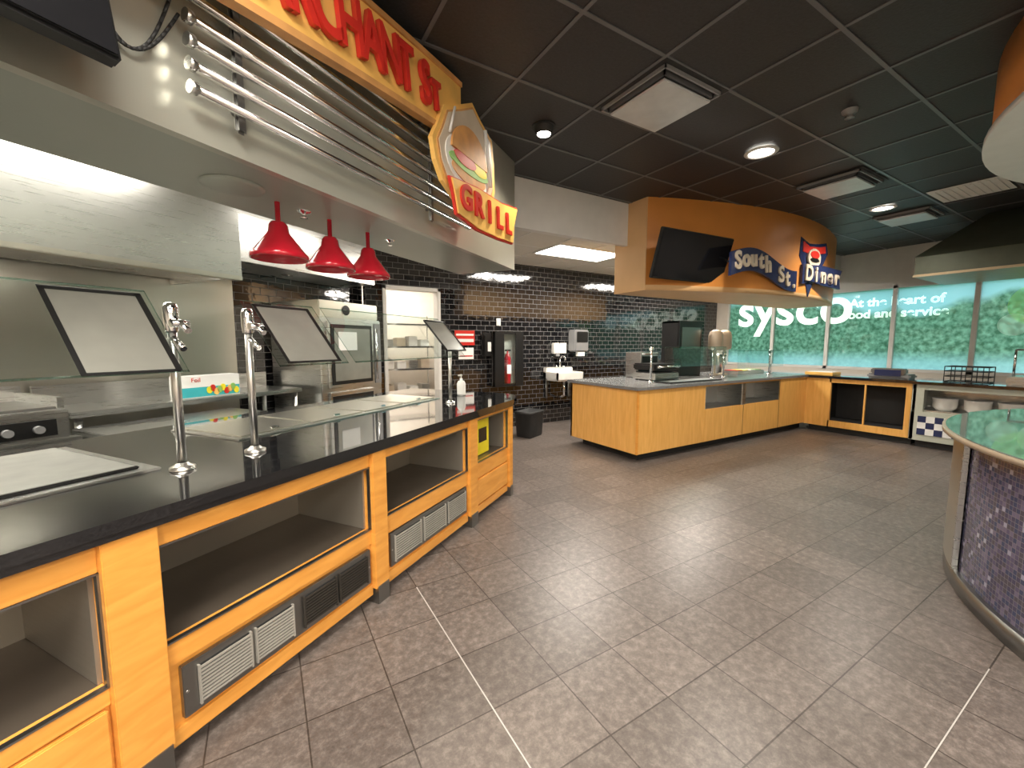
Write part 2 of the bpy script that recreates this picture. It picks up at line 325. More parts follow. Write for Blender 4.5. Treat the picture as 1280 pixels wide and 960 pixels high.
L=bpy.data.lights.new('ceiling_spot_lamp','SPOT');L.energy=60;L.spot_size=math.radians(140);L.spot_blend=.8;L.shadow_soft_size=.06;L.color=(1,.88,.7);o=bpy.data.objects.new('ceiling_spot_lamp',L);o.location=(1.89,2.68,CH-.1);scn.collection.objects.link(o)
t=B('ceiling_sprinkler');t.lathe((3.6,1.4,CH),[(.05,-.002),(.045,-.02),(.02,-.03),(.015,-.05),(.03,-.055),(.001,-.056)],GREYP);t.done()
# ---------------------------------------------------------------- grill soffit
s=B('grill_soffit',R35)
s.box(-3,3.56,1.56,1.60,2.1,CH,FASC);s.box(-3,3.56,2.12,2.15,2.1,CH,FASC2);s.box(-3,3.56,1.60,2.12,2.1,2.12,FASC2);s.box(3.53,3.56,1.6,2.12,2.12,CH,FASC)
s.done()
t=B('chrome_tube_rack',R35)
for i in range(7):
    z=2.235+.07*i
    t.cyl((.86,1.50,z),(2.62,1.50,z),.0145,CHROME,seg=12)
    t.cyl((.855,1.50,z),(.875,1.50,z),.021,STEEL,seg=12)
for x in (1.03,2.2):
    t.box(x-.02,x+.02,1.515,1.535,2.17,2.72,STEELD,.009)
    for z in (2.25,2.62): t.cyl((x,1.53,z),(x,1.56,z),.012,STEELD)
t.done()
t=B('grill_name_sign',R35)
N=16;bot=[];top=[]
def zbf(q): return 2.535+.125*(q-1.0)-.02*(q-1.4)**2
for i in range(N+1):
    q=.35+(2.36-.35)*i/N;zb=zbf(q)
    bot.append((q,zb));top.append((q,min(zb+.335,CH-.03)))
t.prism(bot+top[::-1],1.40,1.43,YEL,'y')
t.prism([(a,b-.014) for a,b in bot]+[(a,b+.016) for a,b in bot[::-1]],1.388,1.435,TANC,'y')
t.prism([(a,b-.016) for a,b in top]+[(a,b+.010) for a,b in top[::-1]],1.388,1.435,TANC,'y')
for x in (.9,1.5,2.1): t.cyl((x,1.43,2.7),(x,1.56,2.7),.012,STEELD)
W={'M':.165,'A':.132,'R':.125,'C':.125,'H':.13,'N':.13,'T':.115,'S':.12,'.':.045,' ':.05,'t':.085}
x=.84
for ch in 'MARCHANT St.':
    wd=W[ch]*.965
    if ch!=' ':
        big=.30-.02*max(0,x-1.4)
        zc=zbf(x+wd/2)+.163
        t.text('letter','T' if ch=='t' else ch,(x+wd/2,1.383,zc-(.02 if ch=='t' else 0)-(.02*max(0,x-1.5))),{'t':.20}.get(ch,big),REDT,(pi/2,-.12,0),.012,.006,'CENTER',.70)
    x+=wd
t.done()
t=B('grill_shield_sign',R35)
out=[(2.45,2.955),(2.56,2.90),(2.73,2.84),(2.76,2.70),(2.77,2.50),(2.70,2.36),(2.49,2.20),(2.27,2.28),(2.10,2.36),(2.03,2.45),(2.0,2.56),(2.06,2.66),(2.12,2.78),(2.28,2.86)]
t.prism(out,1.37,1.398,YEL,'y')
cx=sum(p[0] for p in out)/len(out);cz=sum(p[1] for p in out)/len(out)
t.prism([(cx+(a-cx)*.90,cz+(b-cz)*.91) for a,b in out],1.364,1.371,TANC,'y')
t.prism([(cx+(a-cx)*.86,cz+(b-cz)*.87) for a,b in out],1.360,1.365,BEIGE,'y')
t.ell(2.38,2.54,.27,.16,1.354,1.361,WHT)
t.ell(2.38,2.48,.21,.06,1.349,1.355,BUN)
t.ell(2.38,2.525,.24,.045,1.346,1.356,GREEN);t.ell(2.32,2.55,.13,.04,1.343,1.356,REDT);t.ell(2.50,2.548,.10,.035,1.344,1.356,YELB)
t.ell(2.38,2.575,.22,.18,1.341,1.355,BUN,20,0,pi)
t.cyl((2.66,1.345,2.50),(2.58,1.345,2.84),.012,WHT);t.cyl((2.14,1.345,2.64),(2.20,1.345,2.80),.008,WHT)
rib=[(2.13,2.38),(2.45,2.42),(2.8,2.43),(3.08,2.47),(3.02,2.33),(3.0,2.20),(2.75,2.18),(2.45,2.17),(2.2,2.2),(2.17,2.29)]
t.prism(rib,1.325,1.345,YEL,'y')
t.prism([(2.60+(a-2.60)*1.03,2.305+(b-2.305)*1.10) for a,b in rib],1.335,1.352,REDT,'y')
t.cyl((2.45,1.4,2.6),(2.45,1.56,2.6),.015,STEELD)
for i,ch in enumerate('GRILL'): t.text('letter',ch,(2.28+.155*i,1.32,2.305),.20,REDT,(pi/2,-.06,0),.008,.006)
t.done()
t=B('wall_mounted_tv',R35)
M=Matrix.Translation((.62,1.40,2.12))@Matrix.Rotation(math.radians(-12),4,'X')
t.box(-1.1,0,-.05,0,0,.62,BLK,.008,M);t.box(-1.09,-.01,-.053,-.049,.01,.61,SCREEN,0,M);t.box(-.6,-.5,0,.12,.25,.4,BLKM,.01,M)
t.done()
t=B('tv_cable',R35)
for sg in (0,.1):
    pts=[]
    for i in range(21):
        q=i/20;pts.append((.60+.26*q,1.54,2.40+sg-(.15+sg)*math.sin(pi*q)+.06*q))
    t.tube(pts,.005,BLKM)
t.done()
t=B('recessed_soffit_disc',R35);t.lathe((1.2,1.85,2.1),[(.001,-.012),(.10,-.012),(.12,-.006),(.12,-.001)],FASC2);t.done()
for q in (1.57,2.22):
    t=B('soffit_sprinkler',R35);t.lathe((q,1.87,2.1),[(.035,-.001),(.03,-.01),(.012,-.015),(.01,-.03),(.02,-.034),(.001,-.035)],CHROME);t.done()
for q in (1.42,1.73,2.02):
    t=B('heat_lamp',R35)
    t.lathe((q,1.87,0),[(.012,2.1),(.012,2.01),(.032,2.005),(.042,1.99),(.048,1.955),(.115,1.865),(.128,1.85),(.128,1.83),(.122,1.83),(.122,1.848),(.11,1.86),(.045,1.95),(.001,1.96)],RED,32)
    t.lathe((q,1.87,0),[(.001,1.87),(.04,1.88),(.045,1.91),(.02,1.945)],WHT,16)
    t.done()
# ---------------------------------------------------------------- grill counter
t=B('grill_serving_counter',R35)
top=[(-1.9,1.52),(3.46,1.52),(3.64,1.57),(3.78,1.66),(3.86,1.78),(3.88,3.0),(-1.9,3.0)]
t.prism(top,.872,.91,GRAN)
t.prism([(a,b+(.006 if b<2 else -.006)) for a,b in top],.85,.874,GRAN)
body=[(3.42,1.58),(3.60,1.62),(3.72,1.70),(3.80,1.82),(3.82,2.94),(3.42,2.94)]
t.prism(body,.10,.85,WOOD)
t.prism([(a-.03,b+.03) for a,b in body],0,.10,STEELD)
t.box(-1.9,3.45,2.12,2.94,.1,.85,STEEL)
t.box(-1.9,3.45,1.62,2.9,0,.10,STEELD)
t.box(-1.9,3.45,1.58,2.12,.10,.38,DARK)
posts=[(-1.9,-1.8),(-.55,-.42),(.55,.69),(1.64,1.745),(2.67,2.79),(3.40,3.47)]
for a,b in posts:
    t.box(a,b,1.535,2.12,.09,.85,WOOD,.003)
    t.box(a+.01,b-.01,1.53,1.66,0,.10,STEELD)
bays=[(-1.8,-.55,.40,.76),(-.42,.55,.40,.76),(.69,1.64,.425,.77),(1.745,2.67,.45,.79),(2.79,3.40,.47,.82)]
for i,(a,b,z0,z1) in enumerate(bays):
    t.box(a,b,1.56,1.60,z1,.85,WOOD,.002)
    t.box(a,b,1.56,1.60,.345,z0,WOOD,.002)
    t.box(a,b,1.56,1.60,.055,.115,WOOD,.002)
    t.box(a,b,1.575,1.60,.115,.345,WOOD)
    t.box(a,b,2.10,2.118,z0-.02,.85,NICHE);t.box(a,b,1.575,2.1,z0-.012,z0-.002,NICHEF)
    t.box(a,a+.012,1.60,2.1,z0,.85,NICHE);t.box(b-.012,b,1.60,2.1,z0,.85,NICHE)
    t.box(a,b,1.60,2.1,.83,.848,STEELD)
    for q in ((a,b,z0,z0+.006),(a,b,z1-.006,z1),(a,a+.006,z0,z1),(b-.006,b,z0,z1)): t.box(q[0],q[1],1.556,1.575,q[2],q[3],STEELD)
def vent(a,b,panels,z0=.135,z1=.325):
    t.box(a,b,1.552,1.575,z0,z1,STEELD,.003)
    for p0,p1,mt in panels:
        t.box(p0,p1,1.5495,1.553,z0+.025,z1-.025,BLKM)
        n=10
        for i in range(n):
            z=z0+.034+(z1-z0-.068)*i/(n-1)
            w=(p1-p0)/2-.004
            t.box((p0+p1)/2-w,(p0+p1)/2+w,1.541,1.548,z-.0042,z+.0042,mt,.001)
        for q in ((p0,p0+.006),(p1-.006,p1)): t.box(q[0],q[1],1.540,1.552,z0+.022,z1-.022,mt)
    for x in (a+.012,b-.012): t.cyl((x,1.55,(z0+z1)/2),(x,1.553,(z0+z1)/2),.005,STEEL)
vent(.73,1.62,[(.775,.965,LOUV),(.98,1.15,LOUV),(1.20,1.385,DARK),(1.40,1.59,DARK)])
vent(1.78,2.64,[(1.81,2.06,LOUV),(2.09,2.34,LOUV),(2.37,2.61,LOUV)],.14,.34)
for a,b in((2.79,3.40),(-.42,.55)): t.box(a+.01,b-.01,1.553,1.576,.13,.335,WOOD,.004)
t.done()
t=B('wet_floor_sign',R35)
t.box(2.98,3.22,1.66,1.675,.472,.79,YELB,.004);t.box(3.03,3.17,1.656,1.661,.58,.70,BLK);t.done()
t=B('hot_food_well_covers',R35)
t.box(1.36,3.24,2.18,2.80,.910,.918,STEEL,.002)
for i in range(4):
    a=1.40+i*.46;t.box(a,a+.43,2.22,2.76,.918,.926,STEELW,.004)
    t.box(a+.19,a+.24,2.24,2.26,.926,.94,CHROME,.003)
t.done()
t=B('steel_griddle_plate',R35)
t.box(-.5,.92,1.98,2.80,.910,.920,STEEL,.003);t.box(-.48,.87,2.03,2.75,.920,.932,BLK,.004);t.box(-.47,.86,2.04,2.74,.932,.934,MAT);t.done()
def guard(q0,q1,post,frame=None,name='sneeze_guard'):
    t=B(name,R35)
    for p in post:
        t.lathe((p,1.90,.91),[(.045,.001),(.045,.012),(.028,.02),(.018,.03)],BRUSH);t.cyl((p,1.90,.92),(p,1.90,1.56),.0165,BRUSH)
        t.lathe((p,1.90,1.56),[(.022,-.09),(.026,-.06),(.026,.0),(.02,.02),(.001,.025)],CHROME)
        t.cyl((p,1.90,1.53),(p,1.79,1.47),.012,CHROME);t.cyl((p,1.90,1.45),(p,1.83,1.40),.012,CHROME)
        t.cyl((p-.03,1.845,1.50),(p+.03,1.845,1.50),.016,CHROME)
    def pt(q,f,e=0): return (q,1.74+.26*f-e*.77,1.32+.31*f-e*.6)
    def slab(a,b,f0,f1,mat,e0,e1):
        v=[pt(a,f0,e0),pt(b,f0,e0),pt(b,f1,e0),pt(a,f1,e0),pt(a,f0,e1),pt(b,f0,e1),pt(b,f1,e1),pt(a,f1,e1)]
        vv=[t.bm.verts.new(x) for x in v]
        for ix in ((0,1,2,3),(7,6,5,4),(0,4,5,1),(1,5,6,2),(2,6,7,3),(3,7,4,0)):
            f=t.bm.faces.new([vv[i] for i in ix]);f.material_index=t.mi(mat)
    slab(q0,q1,0,1,GLASS,0,.006)
    slab(q0,q1,.992,1.0,GEDGE,-.001,.007);slab(q0,q1,0,.008,GEDGE,-.001,.007);slab(q0,q0+.003,0,1,GEDGE,-.001,.007);slab(q1-.003,q1,0,1,GEDGE,-.001,.007)
    if frame:
        a,b,f0,f1=frame;w=.016
        slab(a,b,f0,f1,FROST,.007,.008)
        slab(a,b,f1-w*2.4,f1,BLK,.008,.011);slab(a,b,f0,f0+w*1.6,BLK,.008,.011);slab(a,a+w,f0,f1,BLK,.008,.011);slab(b-w*1.3,b,f0,f1,BLK,.008,.011)
    t.done()
guard(.10,.92,[.955],(.62,.90,.02,.97))
guard(1.29,1.70,[1.26],(1.34,1.66,.05,.97))
guard(1.75,2.95,[],None)
t=B('sneeze_guard_post',R35)
t.lathe((3.02,1.93,.91),[(.04,.001),(.04,.012),(.018,.025)],CHROME);t.cyl((3.02,1.93,.92),(3.02,1.93,1.42),.015,BRUSH)
t.cyl((3.02,1.93,1.38),(2.97,1.80,1.38),.012,CHROME);t.done()
t=B('menu_card_holder',R35)
v=[(2.66,1.72,1.37),(2.93,1.72,1.37),(2.93,1.93,1.60),(2.66,1.93,1.60)]
t.face(v,FROST)
for i in range(4): t.tube([v[i],v[(i+1)%4]],.007,BLK)
t.done()
# kitchen behind
t=B('kitchen_exhaust_hood',R35)
t.box(-2.9,2.22,3.38,3.42,1.95,2.74,STEEL);t.box(2.19,2.22,3.42,4.33,1.95,2.74,STEEL);t.box(-2.9,2.19,3.42,4.33,2.3,2.33,STEELD)
t.box(-2.9,2.22,3.37,3.45,1.93,1.965,STEELW,.004);t.box(-2.9,2.2,3.9,4.3,2.0,2.3,STEEL)
t.box(2.22,4.15,3.75,4.33,2.16,2.74,STEEL,.004)
t.text('maker_label','master',(.62,3.365,2.06),.07,BLKM,ext=.001);t.done()
t=B('countertop_griddle',R35)
t.box(-.6,1.16,3.45,4.15,.86,1.03,STEEL,.006);t.box(-.58,1.14,3.52,4.1,1.03,1.045,STEELD,.003)
t.box(-.6,1.16,4.1,4.15,1.03,1.14,STEEL);t.box(-.6,-.57,3.5,4.1,1.03,1.10,STEEL);t.box(1.13,1.16,3.5,4.1,1.03,1.10,STEEL)
t.box(-.5,1.10,3.435,3.45,.885,.98,BLK)
for x in (.3,.6,.9,1.02): t.cyl((x,3.435,.93),(x,3.40,.93),.022,GREYP)
t.done()
t=B('equipment_stand',R35);t.box(-.7,1.2,3.42,4.2,.82,.86,STEEL,.004)
for x in (-.65,1.15):
    for yy in (3.47,4.15): t.cyl((x,yy,0),(x,yy,.82),.025,STEEL)
t.box(-.65,1.15,3.5,4.15,.25,.28,STEEL);t.done()
t=B('stainless_prep_table',R35);t.box(1.24,2.25,3.2,3.68,.83,.87,STEEL,.005)
for x in (1.29,2.2):
    for yy in (3.25,3.62): t.cyl((x,yy,0),(x,yy,.83),.022,STEEL)
t.done()
t=B('stainless_prep_table',R35);t.box(1.26,3.0,3.72,4.3,.93,.97,STEEL,.005);t.box(1.26,3.0,4.27,4.3,.97,1.12,STEEL)
for x in (1.31,2.95):
    for yy in (3.77,4.25): t.cyl((x,yy,0),(x,yy,.93),.022,STEEL)
t.box(1.3,2.95,3.78,4.25,.3,.33,STEEL);t.done()
t=B('foil_wrap_box',R35);t.box(1.92,2.40,3.78,3.92,.971,1.155,PAPER,.003);t.box(1.925,2.395,3.777,3.779,.98,1.06,TEALB)
for i in range(9):
    x=2.14+.028*i;t.ell(x,1.03+.018*math.sin(i*2.1),.022,.03,3.770,3.777,[YELB,REDT,YEL,GREEN][i%4],10)
t.text('box_lettering','Foil',(2.04,3.774,1.12),.05,REDT,ext=.001);t.done()
t=B('combi_oven',R35)
t.box(3.10,4.0,3.55,4.3,.12,1.70,STEEL,.01);t.box(3.12,3.98,3.57,4.3,1.70,1.88,STEELW,.01)
for x in (3.16,3.94):
    for yy in (3.6,4.2): t.cyl((x,yy,0),(x,yy,.12),.025,STEELD)
t.box(3.18,3.84,3.52,3.55,.95,1.66,STEEL,.006);t.box(3.21,3.81,3.512,3.522,.98,1.63,BLK,.003);t.box(3.25,3.77,3.506,3.514,1.02,1.59,FROST)
t.box(3.18,3.84,3.52,3.55,.2,.9,STEEL,.006);t.box(3.21,3.81,3.512,3.522,.24,.86,BLK)
t.box(3.30,3.56,3.500,3.507,1.35,1.55,PAPER);t.cyl((3.87,3.50,1.0),(3.87,3.50,1.6),.014,CHROME)
t.box(3.88,3.98,3.535,3.552,.95,1.66,GREYP);t.lathe((0,0,0),[(.001,.01),(.04,.01),(.055,0)],BLKM,20,Matrix.Translation((3.48,3.565,1.79))@Matrix.Rotation(pi/2,4,'X'))
t.done()
t=B('soap_pump_bottle',R35);t.lathe((3.52,2.12,.91),[(.001,.001),(.04,.001),(.043,.02),(.043,.12),(.03,.145),(.014,.15),(.014,.17),(.001,.17)],PAPER,20);t.cyl((3.52,2.12,1.08),(3.52,2.12,1.11),.006,WHT);t.box(3.47,3.53,2.11,2.13,1.105,1.12,WHT,.003);t.done()
# ---------------------------------------------------------------- back wall items
t=B('fire_extinguisher_cabinet')
x0,x1,z0,z1=3.22,3.72,.72,1.62
t.box(x0,x1,5.86,5.99,z0,z0+.04,BLK);t.box(x0,x1,5.86,5.99,z1-.04,z1,BLK);t.box(x0,x0+.05,5.86,5.99,z0,z1,BLK);t.box(x1-.05,x1,5.86,5.99,z0,z1,BLK);t.box(x0,x1,5.975,5.995,z0,z1,WHT)
t.box(x0+.05,x1-.05,5.865,5.869,z0+.04,z1-.04,GLASS);t.box(x0-.02,x0+.15,5.85,5.866,z0,z1,BLK);t.box(x1-.13,x1+.02,5.85,5.866,z0,z1,BLK)
t.done()
t=B('fire_extinguisher');t.lathe((3.47,5.92,.765),[(.001,0),(.052,.0),(.055,.02),(.055,.42),(.035,.48),(.015,.50),(.015,.54),(.001,.54)],RED,20);t.box(3.42,3.53,5.91,5.93,1.30,1.33,BLK,.004);t.box(3.43,3.51,5.862,5.866,.93,1.08,PAPER);t.done()
t=B('notice_sign');t.box(2.56,2.90,5.985,5.995,1.40,1.63,REDT);t.box(2.58,2.88,5.981,5.986,1.45,1.50,WHT);t.box(2.58,2.88,5.981,5.986,1.55,1.58,WHT);t.done()
t=B('notice_paper');t.box(2.62,2.88,5.985,5.995,1.18,1.36,PAPER);t.box(2.64,2.86,5.982,5.986,1.22,1.24,REDT);t.done()
t=B('wall_phone');t.box(3.02,3.17,5.92,5.995,1.22,1.6,BLK,.01);t.box(3.03,3.08,5.89,5.92,1.25,1.57,BLK,.01);t.box(3.1,3.16,5.912,5.92,1.3,1.45,PAPER);t.done()
t=B('light_switch');t.box(3.30,3.38,5.985,5.997,1.72,1.84,WHT,.004);t.box(3.33,3.35,5.975,5.986,1.76,1.80,WHT);t.done()
t=B('hand_wash_sink')
t.box(4.25,4.85,5.58,5.62,.80,.93,WHT,.01);t.box(4.25,4.29,5.58,5.995,.80,.93,WHT,.01);t.box(4.81,4.85,5.58,5.995,.80,.93,WHT,.01);t.box(4.25,4.85,5.90,5.995,.80,1.0,WHT,.01);t.box(4.27,4.83,5.6,5.95,.78,.81,WHT)
t.tube([(4.55,5.9,.98),(4.55,5.9,1.16),(4.55,5.85,1.2),(4.55,5.76,1.2),(4.55,5.74,1.14)],.012,CHROME,10)
for x in(4.47,4.63): t.cyl((x,5.9,1.0),(x,5.9,1.03),.02,CHROME)
t.tube([(4.55,5.78,.78),(4.55,5.78,.5),(4.55,5.97,.45)],.02,CHROME,10)
t.cyl((4.30,5.97,.8),(4.30,5.97,.45),.02,STEELD);t.cyl((4.8,5.97,.8),(4.8,5.97,.45),.02,STEELD);t.done()
t=B('paper_towel_dispenser');t.box(4.80,5.12,5.78,5.995,1.28,1.68,GREYP,.02);t.box(4.83,5.09,5.775,5.785,1.45,1.64,BLK,.01);t.box(4.88,5.04,5.80,5.86,1.2,1.285,PAPER);t.done()
t=B('soap_dispenser');t.box(4.42,4.56,5.90,5.995,1.24,1.44,WHT,.015);t.box(4.45,4.53,5.88,5.905,1.2,1.26,GREYP,.005);t.done()
t=B('hand_washing_notice');t.box(4.62,4.76,5.985,5.996,1.25,1.44,PAPER);t.done()
t=B('trash_bin')
pr=[(.13,.0),(.14,.02),(.155,.34),(.165,.35),(.165,.38),(.15,.38),(.13,.03),(.001,.03)]
M=Matrix.Translation((3.47,5.25,.001))
t.lathe((0,0,0),pr,BLKM,4,M@Matrix.Rotation(math.radians(25),4,'Z')@Matrix.Diagonal((1.75,1.25,1.05,1))@Matrix.Rotation(pi/4,4,'Z'));t.done()
# ---------------------------------------------------------------- diner island
t=B('diner_island_counter')
t.prism([(3.68,3.30),(7.72,3.30),(7.72,4.60),(3.68,4.60)],.88,.915,STONE)
t.box(3.72,3.75,3.36,4.56,.11,.88,WOOD2);t.box(3.72,7.72,4.53,4.56,.11,.88,WOOD2)
for a,b in ((3.72,5.0),(6.88,7.72)): t.box(a,b,3.33,3.36,.11,.88,WOOD2,.002)
t.box(5.0,6.88,3.33,3.36,.11,.55,WOOD2,.002);t.box(5.0,6.88,3.33,3.36,.855,.88,WOOD2);t.box(5.86,5.94,3.33,3.37,.55,.86,STEEL)
for a,b in((5.0,5.86),(5.94,6.88)):
    t.box(a,b,3.70,3.72,.5,.88,STEELD);t.box(a,b,3.36,3.7,.535,.55,STEELD);t.box(a,a+.015,3.335,3.7,.55,.86,STEEL);t.box(b-.015,b,3.335,3.7,.55,.86,STEEL)
for x in (5.9,6.88): t.box(x-.002,x+.002,3.327,3.331,.11,.55 if x<6.8 else .88,DARK)
t.box(3.715,3.74,3.325,3.35,.11,.88,WOOD,.003)
t.box(3.86,7.85,3.45,4.45,0,.11,BLKM);t.done()
t=B('window_side_counter')
t.prism([(7.69,2.005),(8.5,2.005),(8.5,4.60),(7.73,4.60),(7.73,3.30),(7.69,3.28)],.875,.912,GRAN)
t.box(7.72,7.76,2.98,3.33,.1,.875,WOOD2);t.box(7.72,7.76,2.02,2.08,.1,.875,WOOD2);t.box(7.72,7.76,2.08,3.0,.81,.875,WOOD2);t.box(7.72,7.76,2.08,3.0,.1,.20,WOOD2)
t.box(8.2,8.22,2.01,3.1,.1,.875,BLKM);t.box(7.76,8.2,2.01,3.1,.18,.2,BLKM);t.box(7.76,8.2,2.01,2.03,.1,.875,BLKM);t.box(7.76,8.2,3.07,3.1,.1,.875,BLKM);t.box(7.72,7.75,2.53,2.55,.2,.81,WOOD2)
t.box(7.82,8.4,2.01,3.3,0,.1,BLKM);t.box(8.44,8.48,2.01,4.5,.1,.875,STEEL)
t.done()
t=B('soup_station_cabinet')
t.box(7.63,8.5,-.6,2.0,.875,.912,GRAN)
t.box(7.66,7.72,-.5,2.0,.1,.50,SAGE,.003);t.box(7.66,7.72,-.5,2.0,.80,.873,SAGE,.003);t.box(7.66,8.3,1.96,2.0,.1,.873,SAGE);t.box(7.66,7.72,1.88,1.99,.5,.8,SAGE);t.box(7.66,7.72,.6,.72,.5,.8,SAGE)
t.box(7.72,8.15,-.5,1.96,.49,.52,STEEL);t.box(8.13,8.15,-.5,1.96,.5,.87,STEEL)
for i in range(5):
    for j in range(3):
        t.box(7.650,7.661,1.92-.085*(i+1),1.92-.085*i,.185+.085*j,.185+.085*(j+1),NAVY if (i+j)%2==0 else WTILE)
for y in (1.72,1.42,1.12,.85):
    t.lathe((7.88,y,.52),[(.001,.001),(.08,.001),(.12,.05),(.125,.15),(.13,.17),(.12,.17),(.001,.165)],WHT,24)
t.box(7.76,8.2,-.45,1.95,0,.1,BLKM);t.done()
def yc(x):
    q=(x-3.75)/(7.85-3.75);return 3.30-.20*q-.42*math.sin(pi*q)**.9 if 0<q<1 else 3.3-.2*q
t=B('diner_soffit');N=36
xs=[3.75+4.1*i/N for i in range(N+1)]
zb=2.03
mi=t.mi(ORANGE)
f1=[t.bm.verts.new((x,yc(x),zb+.06)) for x in xs];f2=[t.bm.verts.new((x,yc(x),CH)) for x in xs]
f0=[t.bm.verts.new((x,yc(x),zb)) for x in xs];b0=[t.bm.verts.new((x,3.78,zb)) for x in xs];f1b=[t.bm.verts.new((x,yc(x),zb+.06)) for x in xs]
for i in range(N):
    f=t.bm.faces.new((f1[i],f1[i+1],f2[i+1],f2[i]));f.material_index=mi;f.smooth=True
    f=t.bm.faces.new((f0[i],f0[i+1],f1b[i+1],f1b[i]));f.material_index=t.mi(ORANGEL);f.smooth=True
    f=t.bm.faces.new((b0[i],b0[i+1],f0[i+1],f0[i]));f.material_index=t.mi(ORANGEL)
t.box(3.74,3.76,3.30,3.78,zb,CH-.001,ORANGEL);t.box(7.84,7.86,3.10,3.78,zb,CH-.001,ORANGEL);t.box(3.76,7.84,3.76,3.78,zb,2.74,ORANGEL)
t.done()
t=B('wall_mounted_tv')
M=Matrix.Translation((4.15,3.0,2.38))@Matrix.Rotation(math.radians(-4),4,'Z')@Matrix.Rotation(math.radians(17),4,'X')
t.box(-.56,.56,-.03,.02,-.26,.26,BLK,.008,M);t.box(-.55,.55,-.033,-.029,-.24,.25,SCREEN,0,M);t.box(-.1,.1,.02,.16,-.1,.1,BLKM,.01,M);t.done()
t=B('diner_name_sign')
rb=[];rt=[]
for i in range(21):
    x=4.5+1.45*i/20;z=2.31+.09*math.sin(i/20*pi*1.6);rb.append((x,z-.13));rt.append((x,z+.13))
t.prism(rb+rt[::-1],2.76,2.79,NAVY,'y')
t.prism([(6.05,2.2),(6.3,2.25),(6.6,2.22),(7.15,2.20),(7.1,2.36),(7.18,2.46),(6.6,2.48),(6.25,2.46),(6.05,2.45)],2.74,2.77,NAVY,'y')
t.prism([(6.02,2.80),(6.25,2.74),(6.5,2.76),(6.72,2.80),(6.78,2.66),(6.66,2.5),(6.5,2.40),(6.3,2.05),(6.12,2.42),(6.0,2.56)],2.77,2.80,NAVY,'y')
t.prism([(6.08,2.75),(6.25,2.70),(6.5,2.72),(6.68,2.75),(6.7,2.66),(6.35,2.60),(6.08,2.62)],2.762,2.771,REDT,'y')
t.ell(6.36,2.56,.17,.12,2.745,2.765,BEIGE);t.ell(6.36,2.60,.12,.05,2.740,2.75,REDT);t.ell(6.36,2.53,.12,.03,2.740,2.75,BLK)
for x in (4.7,5.3,5.8,6.8): t.cyl((x,2.79,2.38),(x,yc(x)+.01,2.38),.012,STEELD)
for i,ch in enumerate('South St.'):
    x=4.62+.155*i;z=2.315+.09*math.sin((x-4.5)/1.45*pi*1.6)
    t.text('letter',ch,(x,2.75,z),.27,BEIGE,(pi/2,-.12,0),.008,.008)
for i,ch in enumerate('Diner'): t.text('letter',ch,(6.2+.2*i,2.73,2.34),.28,BEIGE,(pi/2,.04,0),.008,.008)
t.done()
# island equipment
t=B('panini_press')
t.box(4.50,5.0,3.75,4.15,.93,1.02,STEEL,.01);t.box(4.52,4.98,3.77,4.10,1.02,1.035,BLKM);t.box(4.50,5.0,3.75,4.15,1.06,1.15,BLK,.02)
for x in(4.54,4.96):
    for y in(3.8,4.1): t.cyl((x,y,.915),(x,y,.93),.02,BLKM)
t.cyl((4.53,3.72,1.11),(4.97,3.72,1.11),.014,CHROME);t.box(4.54,4.57,3.72,3.76,1.09,1.12,STEEL);t.box(4.93,4.96,3.72,3.76,1.09,1.12,STEEL);t.box(4.58,4.93,4.12,4.16,1.0,1.12,STEELD);t.done()
t=B('sandwich_grill')
t.box(4.72,5.1,4.2,4.5,.925,1.3,STEEL,.01);t.box(4.75,5.07,4.19,4.205,.98,1.24,BLK);t.cyl((4.75,4.17,1.27),(5.07,4.17,1.27),.01,CHROME);t.box(4.75,5.07,4.22,4.48,.915,.926,BLKM);t.done()
t=B('serving_tray');t.box(4.4,5.5,3.42,3.68,.916,.93,BLK,.004);t.box(4.44,5.46,3.45,3.65,.93,.934,STEELD);t.done()
def ig(x0,x1,y,zt=1.38):
    t=B('sneeze_guard')
    for x in (x0,x1):
        t.cyl((x,y,.916),(x,y,zt),.014,CHROME);t.lathe((x,y,.916),[(.04,0),(.04,.01),(.016,.02)],CHROME);t.cyl((x-.02,y,zt-.03),(x+.03,y,zt-.03),.022,CHROME)
    t.box(x0,x1,y-.20,y+.16,zt-.008,zt,GLASS);t.box(x0,x1,y-.204,y-.20,zt-.009,zt+.001,GEDGE);t.prism([(y-.22,zt-.26),(y-.214,zt-.26),(y-.2,zt-.01),(y-.206,zt-.01)],x0,x1,GLASS,'x');t.done()
ig(4.38,5.72,3.72);ig(6.0,7.3,3.72,1.32)
t=B('upright_merchandiser')
for a in ((5.55,6.1,4.18,4.21),(5.55,5.58,4.2,4.52),(6.07,6.10,4.2,4.52)): t.box(*a,.916,1.78,BLK)
t.box(5.55,6.1,4.2,4.52,1.75,1.78,BLK);t.box(5.6,6.05,4.17,4.185,1.35,1.68,STEELD)
for z in(1.15,1.4): t.box(5.58,6.07,4.22,4.52,z,z+.02,STEEL)
t.done()
for x in (6.28,6.52):
    t=B('beverage_heat_dome');t.lathe((x,4.05,.916),[(.07,0),(.07,.02),(.02,.03),(.02,.40),(.10,.42),(.11,.45),(.11,.64),(.09,.70),(.04,.73),(.001,.73)],BEIGE,24);t.done()
t=B('coffee_airpot');t.lathe((6.85,4.35,.916),[(.001,0),(.09,0),(.09,.25),(.07,.30),(.05,.33),(.001,.34)],STEEL,24);t.box(6.80,6.90,4.23,4.35,1.2,1.24,BLK,.01);t.done()
t=B('condiment_bins');t.box(6.7,7.5,3.9,4.2,.916,.97,STEEL,.01)
